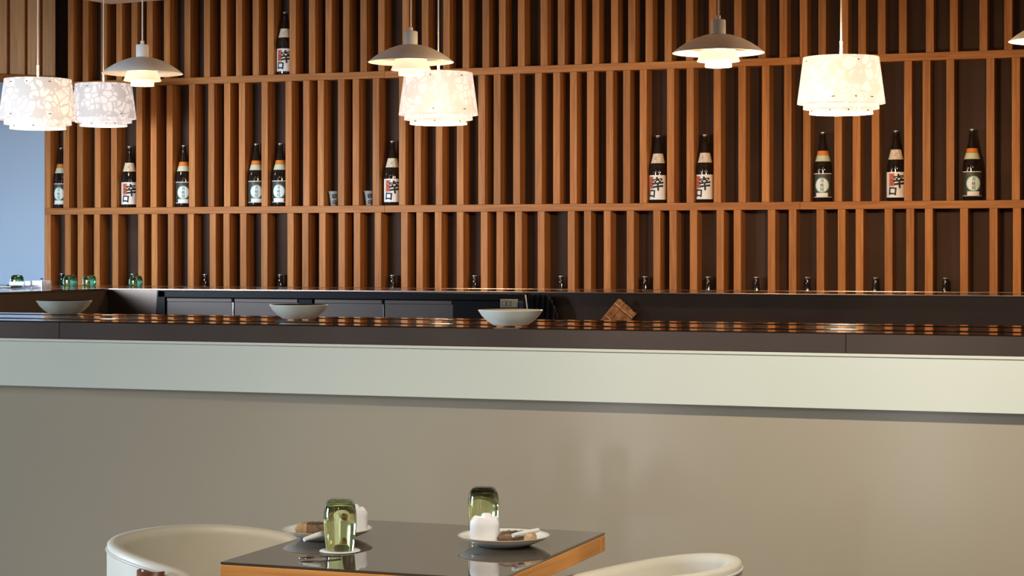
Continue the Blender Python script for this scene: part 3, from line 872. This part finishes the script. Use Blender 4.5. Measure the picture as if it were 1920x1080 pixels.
# ------------------------------------------------------------------ upturned tumblers on the bar and clear boxes
GB = [(0.036, 0.0), (0.0385, 0.012), (0.0395, 0.028), (0.037, 0.045), (0.031, 0.056), (0.023, 0.061), (0.0, 0.062),
      (0.0, 0.054), (0.02, 0.053), (0.028, 0.049), (0.0335, 0.042), (0.0365, 0.028), (0.0355, 0.012), (0.0335, 0.0), (0.036, 0.0)]
gme = lathe(GB, M['teal_glass'], 40, 'upturned_glass', 60)
for px, py, lb in [(32, 540, 'green upturned glass against the blue wall, leftmost on the bar'),
                   (131, 538.0, 'green upturned glass beside the first bottle neck at left'),
                   (168, 538.0, 'green upturned glass third from the left on the bar'),
                   (255, 538.0, 'green upturned glass rightmost of the four on the rear bar')]:
    x, y = on_y(px, R1 - 0.10)
    o = put('upturned_glass', gme, None, (x, y, ZT + 0.0012)); o.scale = (0.92,) * 3; tag(o, lb, 'glass', 'upturned glasses on the bar')


def open_box(x0, x1, y0, y1, h, t, m):
    bm = bmesh.new()
    def bx(a, b_, c, d, e, f):
        r = bmesh.ops.create_cube(bm, size=1)
        for v in r['verts']:
            v.co = Vector(((a + b_) / 2 + v.co.x * (b_ - a), (c + d) / 2 + v.co.y * (d - c), (e + f) / 2 + v.co.z * (f - e)))
    bx(x0, x1, y0, y1, 0, t)
    bx(x0, x0 + t, y0, y1, t, h); bx(x1 - t, x1, y0, y1, t, h)
    bx(x0 + t, x1 - t, y0, y0 + t, t, h); bx(x0 + t, x1 - t, y1 - t, y1, t, h)
    me = bpy.data.meshes.new('open_box'); bm.to_mesh(me); bm.free(); me.materials.append(m); return me


for a, b_, h, lb in [(17, 45, 0.030, 'larger clear acrylic tray in front of the leftmost green glass'), (46, 57, 0.034, 'small frosted acrylic box between the two clear trays'), (60, 78, 0.036, 'clear acrylic tray just left of the rack end')]:
    yb = R0 + 0.02
    xa, xb = on_y(a, yb)[0], on_y(b_, yb)[0]
    o = put('acrylic_tray', open_box(xa, xb, 0, 0.09, h, 0.003, M['acrylic']), None, (0, yb, ZT + 0.0010))
    tag(o, lb, 'tray', 'acrylic trays on the bar return')
    if b_ == 78:
        k = empty('silver_clip', (xb - 0.006, yb + 0.0, ZT + 0.0006 + h))
        tag(k, 'tiny silver stand at the right end of the clear tray', 'stand')
        put('post', tube([(0.014, -0.01, -h + 0.001), (0.014, -0.01, 0.006)], 0.004, M['chrome'], 8), k)
        put('head', lathe([(0, 0.004), (0.007, 0.005), (0.008, 0.010), (0.005, 0.014), (0, 0.015)], M['chrome'], 12), k, (0.014, -0.01, 0))
for a, b_, yy, lb in [(-30, 12.5, R0 + 0.16, 'dark slate board at the left picture edge, further back on the bar'), (-20, 20.5, R0 - 0.10, 'black slate board at the left picture edge, nearer on the bar')]:
    xa, xb = on_y(a, yy)[0], on_y(b_, yy)[0]
    o = put('slate_board', box(xa, xb, yy, yy + 0.1, ZT + 0.0034, ZT + 0.0105, M['slate'], 0.001)); tag(o, lb, 'slate board')

# ------------------------------------------------------------------ guest table
TZ = 0.74
fl = on_z(413, 1053.5, TZ); br = on_z(1134.5, 998, TZ)
tx0, tx1, ty0, ty1 = fl[0], br[0], fl[1], br[1]
tcx, tcy = (tx0 + tx1) / 2, (ty0 + ty1) / 2
tw, td = (tx1 - tx0) / 2, (ty1 - ty0) / 2
tab = empty('guest_table', (tcx, tcy, 0)); tag(tab, 'square table with smoked glass top and orange wood edge in the foreground', 'table')
put('glass_top', box(-tw, tw, -td, td, TZ - 0.005, TZ, M['table_glass'], 0.0008), tab)
e = 0.03
put('edge_board', box(-tw, tw, -td, -td + e, TZ - 0.043, TZ - 0.0056, M['table_wood'], 0.0015), tab)
put('edge_board', box(-tw, tw, td - e, td, TZ - 0.043, TZ - 0.0056, M['table_wood'], 0.0015), tab)
put('edge_board', box(tw - e, tw, -td + e + 0.0005, td - e - 0.0005, TZ - 0.043, TZ - 0.0056, M['table_wood_y'], 0.0015), tab)
put('edge_board', box(-tw, -tw + e, -td + e + 0.0005, td - e - 0.0005, TZ - 0.043, TZ - 0.0056, M['table_wood_y'], 0.0015), tab)
put('core', box(-tw + e + 0.0005, tw - e - 0.0005, -td + e + 0.0005, td - e - 0.0005, TZ - 0.04, TZ - 0.0056, M['glass_edge']), tab)
put('column', lathe([(0.0, 0.02), (0.035, 0.02), (0.035, TZ - 0.05), (0.12, TZ - 0.048), (0.12, TZ - 0.041), (0.0, TZ - 0.041)], M['legs'], 24), tab)
put('base', lathe([(0.0, 0.0), (0.22, 0.0), (0.22, 0.010), (0.05, 0.022), (0.0, 0.022)], M['legs'], 40), tab)

# tumblers on the table
GT = [(0.0305, 0.0), (0.0325, 0.018), (0.0348, 0.045), (0.0358, 0.066), (0.0350, 0.083), (0.0322, 0.097), (0.0265, 0.107), (0.020, 0.1105), (0.0, 0.1105),
      (0.0, 0.0985), (0.018, 0.0985), (0.025, 0.096), (0.0297, 0.089), (0.0325, 0.078), (0.0335, 0.066), (0.0326, 0.045), (0.0304, 0.018), (0.0285, 0.0), (0.0305, 0.0)]
gt = lathe(GT, M['green_glass'], 56, 'upturned_tumbler', 60)
lx, ly, _ = on_z(637.5, 1033.5, TZ)
co = put('coaster', lathe([(0, 0), (0.043, 0), (0.0445, 0.001), (0.043, 0.002), (0, 0.002)], M['coaster'], 48), None, (lx, ly, TZ + 0.0004))
tag(co, 'round white coaster under the front green tumbler', 'coaster')
tag(put('upturned_tumbler', gt, None, (lx, ly, TZ + 0.0029)), 'green upturned tumbler on a white coaster, nearer on the table', 'glass', 'upturned tumblers on the table')
rx, ry, _ = on_z(906.5, 1004.5, TZ)
tag(put('upturned_tumbler', gt, None, (rx, ry, TZ + 0.0005)), 'green upturned tumbler behind the right plate', 'glass', 'upturned tumblers on the table')

# plates
PP = [(0.0, 0.002), (0.055, 0.0), (0.06, 0.002), (0.078, 0.009), (0.092, 0.015), (0.1005, 0.0215)]
PI_ = [(0.1002, 0.0217), (0.0985, 0.0225), (0.0905, 0.0185), (0.076, 0.0122), (0.058, 0.0062), (0.0, 0.005)]
po = lathe(PP, M['plate'], 64, 'plate_outside', 60); pi_ = lathe(PI_, M['plate'], 64, 'plate_inside', 60)
pr = lathe([(0.1003, 0.0208), (0.1018, 0.0218), (0.1003, 0.0232), (0.0985, 0.0226), (0.1003, 0.0208)], M['plate_rim'], 64, 'plate_rim', 70)


def packet(L, W_, H, name='packet'):
    """pillow-shaped wrapped biscuit with crimped ends along x"""
    V, Fc, fm = [], [], []
    nx, na = 22, 16
    for i in range(nx + 1):
        s = -1 + 2 * i / nx
        k = max(0.0, 1 - abs(s) ** 7)
        hh = H / 2 * (0.08 + 0.92 * k) ; ww = W_ / 2 * (0.95 + 0.05 * k + (0.03 * math.sin(i * 2.1) if abs(s) > 0.8 else 0))
        for q in range(na):
            a = 2 * math.pi * q / na
            c, sn = math.cos(a), math.sin(a)
            V.append((s * L / 2, ww * math.copysign(abs(c) ** 0.55, c), H / 2 + hh * math.copysign(abs(sn) ** 0.6, sn) + 0.0008 * math.sin(i * 1.7 + q)))
    for i in range(nx):
        for q in range(na):
            Fc.append((i * na + q, i * na + (q + 1) % na, (i + 1) * na + (q + 1) % na, (i + 1) * na + q))
            fm.append(1 if i > nx * 0.68 else 0)
    Fc.append(tuple(range(na))); fm.append(0)
    Fc.append(tuple(nx * na + q for q in range(na))); fm.append(1)
    return mesh(name, V, Fc, [M['biscuit'], M['biscuit_end']], True, fm)


def napkin_mesh():
    """folded paper napkin standing up: soft square pouch with a tucked knob on top"""
    V, Fc = [], []
    na = 32
    rows_ = [(0.86, 0.0), (0.98, 0.006), (1.0, 0.02), (0.97, 0.038), (0.95, 0.047), (0.82, 0.0535), (0.55, 0.0525), (0.38, 0.054), (0.33, 0.060), (0.24, 0.0635), (0.0, 0.0645)]
    for j, (k, z) in enumerate(rows_):
        for q in range(na):
            a = 2 * math.pi * q / na
            c, s = math.cos(a), math.sin(a)
            p = 0.55 if j < 6 else 0.9
            r = k * 0.0325
            f = 1 + 0.035 * math.sin(5 * a + z * 90) * (j > 0)
            V.append((r * f * math.copysign(abs(c) ** p, c) + (0.004 if j > 6 else 0), 0.8 * r * f * math.copysign(abs(s) ** p, s), z + (0.003 * math.sin(3 * a + 1) if 3 < j < 7 else 0)))
    for j in range(len(rows_) - 1):
        for q in range(na):
            Fc.append((j * na + q, j * na + (q + 1) % na, (j + 1) * na + (q + 1) % na, (j + 1) * na + q))
    Fc.append(tuple(range(na)))
    return smooth_by_angle(mesh('napkin', V, Fc, M['napkin']), 38)


nap = napkin_mesh()
pk = packet(0.086, 0.046, 0.026)


def setting(px, py, side, nap_px, pk_px, pk_rot, st, lbs):
    x, y, _ = on_z(px, py, TZ)
    t = empty('plate', (x, y, TZ + 0.0005)); tag(t, lbs[0], 'plate', 'plates on the table')
    put('outside', po, t); put('inside', pi_, t); put('rim', pr, t)
    nx_, ny_, _ = on_z(*nap_px, TZ + 0.006)
    o = put('folded_napkin', nap, None, (nx_, ny_, TZ + 0.0125), (0, 0, 0.35 + side)); tag(o, lbs[1], 'napkin', 'napkins on the plates')
    kx, ky, _ = on_z(*pk_px, TZ + 0.008)
    o = put('wrapped_biscuit', pk, None, (kx, ky, TZ + 0.012), (0, 0, pk_rot)); tag(o, lbs[2], 'biscuit', 'wrapped biscuits on the plates')
    a, b_ = st
    o = put('sugar_stick', tube([a, [(i + j) / 2 for i, j in zip(a, b_)], b_], [0.0045, 0.006, 0.0045], M['napkin'], 10)); tag(o, lbs[3], 'sugar packet', 'sugar sticks on the plates')


setting(613.5, 1009, 0.4, (661, 1004), (590, 1004), 0.32 + math.pi, (on_z(570, 1012, TZ + 0.025), on_z(614, 997, TZ + 0.036)),
        ['white plate behind the nearer tumbler, left on the table', 'white folded napkin seen through the nearer green tumbler', 'brown wrapped biscuit on the left plate', 'white paper sugar stick across the left plate'])
setting(945, 1022, 0.0, (909, 1022.5), (969, 1021.5), 0.36, (on_z(962, 1004, TZ + 0.036), on_z(1009, 994, TZ + 0.036)),
        ['white plate with tan rim, right on the table', 'white folded napkin standing in front of the farther tumbler', 'brown wrapped biscuit on the right plate', 'white paper sugar stick at the back of the right plate'])

# teaspoon lying by the coaster
sp = empty('teaspoon', on_z(575, 1049, TZ + 0.001), 0.75); tag(sp, 'small steel teaspoon lying left of the white coaster', 'spoon')
V, Fc = [], []
for i in range(9):
    r = math.sin(math.pi * min(1, (i + 0.3) / 8.6)) ** 0.7
    for q in range(7):
        s = -1 + 2 * q / 6
        V.append((-0.016 + 0.004 * i, 0.008 * r * s, 0.0006 + 0.0025 * (s * s) + 0.0012 * ((i - 4) / 4) ** 2))
for i in range(8):
    for q in range(6):
        Fc.append((i * 7 + q, i * 7 + q + 1, (i + 1) * 7 + q + 1, (i + 1) * 7 + q))
me = mesh('spoon_bowl', V, Fc, M['chrome'], True)
o = put('spoon_bowl', me, sp); o.modifiers.new('thick', 'SOLIDIFY').thickness = 0.0008
put('spoon_handle', tube([(0.015, 0, 0.0025), (0.03, 0, 0.004), (0.06, 0, 0.003), (0.075, 0, 0.002)], [0.0012, 0.0014, 0.002, 0.0024], M['chrome'], 8), sp)

# ------------------------------------------------------------------ tub chairs


def make_rim(drop_neg, drop_pos):
    """height of the rim round the shell; the arms dip where they slide under the table top"""
    def rim_h(a):
        d = math.degrees(a)
        k = drop_neg if d < 0 else drop_pos
        t = min(1.0, max(0.0, (abs(d) - 84) / 22))
        return 0.7588 - 0.1142 * ((1 - math.cos(a)) / 2) ** 1.85 - k * t * t * (3 - 2 * t)
    return rim_h


def make_chair(loc, rz, label, strap_a, drop):
    rim_h = make_rim(*drop)
    t = empty('tub_chair', (loc[0], loc[1], 0), rz); tag(t, label, 'chair', 'cream tub chairs at the table')
    A1 = math.radians(150); n_ = 72
    RX, RY, TK = 0.3073, 0.2848, 0.034
    V, Fc = [], []
    secs = 0
    for i in range(n_ + 1):
        a = -A1 + 2 * A1 * i / n_
        dx, dy = -math.cos(a), math.sin(a)
        H = rim_h(a)
        sec = []
        sec += [(1.0 - 0.10, 0.37), (1.0 - 0.035, 0.37 + (H - 0.37) * 0.35), (1.0, 0.37 + (H - 0.37) * 0.7), (1.0, H - 0.02), (1.0 - 0.003, H - 0.005), (1.0 - 0.018, H)]
        k = TK / RX
        sec += [(1.0 - 0.05, H), (1.0 - k + 0.03, H - 0.001), (1.0 - k, H - 0.006), (1.0 - k - 0.008, H - 0.02), (1 - k - 0.05, 0.37 + (H - 0.37) * 0.55), (1 - k - 0.12, 0.37 + (H - 0.37) * 0.26), (1 - k - 0.2, 0.40), (1 - k - 0.2, 0.37)]
        secs = len(sec)
        for r, z in sec: V.append((dx * r * RX, dy * r * RY, z))
    for i in range(n_):
        for q in range(secs):
            q2 = (q + 1) % secs
            Fc.append((i * secs + q, i * secs + q2, (i + 1) * secs + q2, (i + 1) * secs + q))
    Fc.append(tuple(range(secs))); Fc.append(tuple(n_ * secs + q for q in range(secs)))
    put('backrest', smooth_by_angle(mesh('backrest', V, Fc, M['leather']), 60), t)
    pts = []
    for i in range(n_ + 1):
        a = -A1 + 2 * A1 * i / n_
        pts.append((-math.cos(a) * RX * 0.998, math.sin(a) * RY * 0.998, rim_h(a) - 0.016))
    put('piping', tube(pts, 0.0035, M['piping'], 8), t)
    seat = lathe([(0.0, 0.36), (0.20, 0.36), (0.215, 0.375), (0.218, 0.42), (0.205, 0.452), (0.17, 0.463), (0.0, 0.465)], M['leather'], 48)
    put('seat', seat, t, (0.03, 0, 0))
    for sx in (-1, 1):
        for sy in (-1, 1):
            put('leg', tube([(0.14 * sx, 0.14 * sy, 0.365), (0.20 * sx, 0.19 * sy, 0.0)], [0.018, 0.011], M['legs'], 10), t)
    # leather pull loop on the outside
    P_ = []
    V, Fc = [], []
    for i in range(13):
        s = i / 12
        a = strap_a + (s - 0.5) * 0.21
        b = 0.028 * math.sin(math.pi * s) ** 0.6
        H = rim_h(strap_a)
        for zz_ in (H - 0.013, H - 0.070):
            for dr in (0.002, 0.006):
                V.append((-math.cos(a) * (RX + b + dr), math.sin(a) * (RY + b + dr), zz_))
    for i in range(12):
        o_ = i * 4; n2 = o_ + 4
        for q, p in ((0, 1), (1, 3), (3, 2), (2, 0)):
            Fc.append((o_ + q, o_ + p, n2 + p, n2 + q))
    Fc += [(0, 1, 3, 2), (48, 49, 51, 50)]
    put('pull_strap', mesh('pull_strap', V, Fc, M['strap'], True), t)
    return t


make_chair((-2.0554, 3.8757), 0.0432, 'cream leather tub chair at the left side of the table', math.radians(-74), (0.065, 0.065))
make_chair((-1.2705, 3.9091), 2.7974, 'cream leather tub chair at the right side of the table', math.radians(110), (0.0, 0.05))
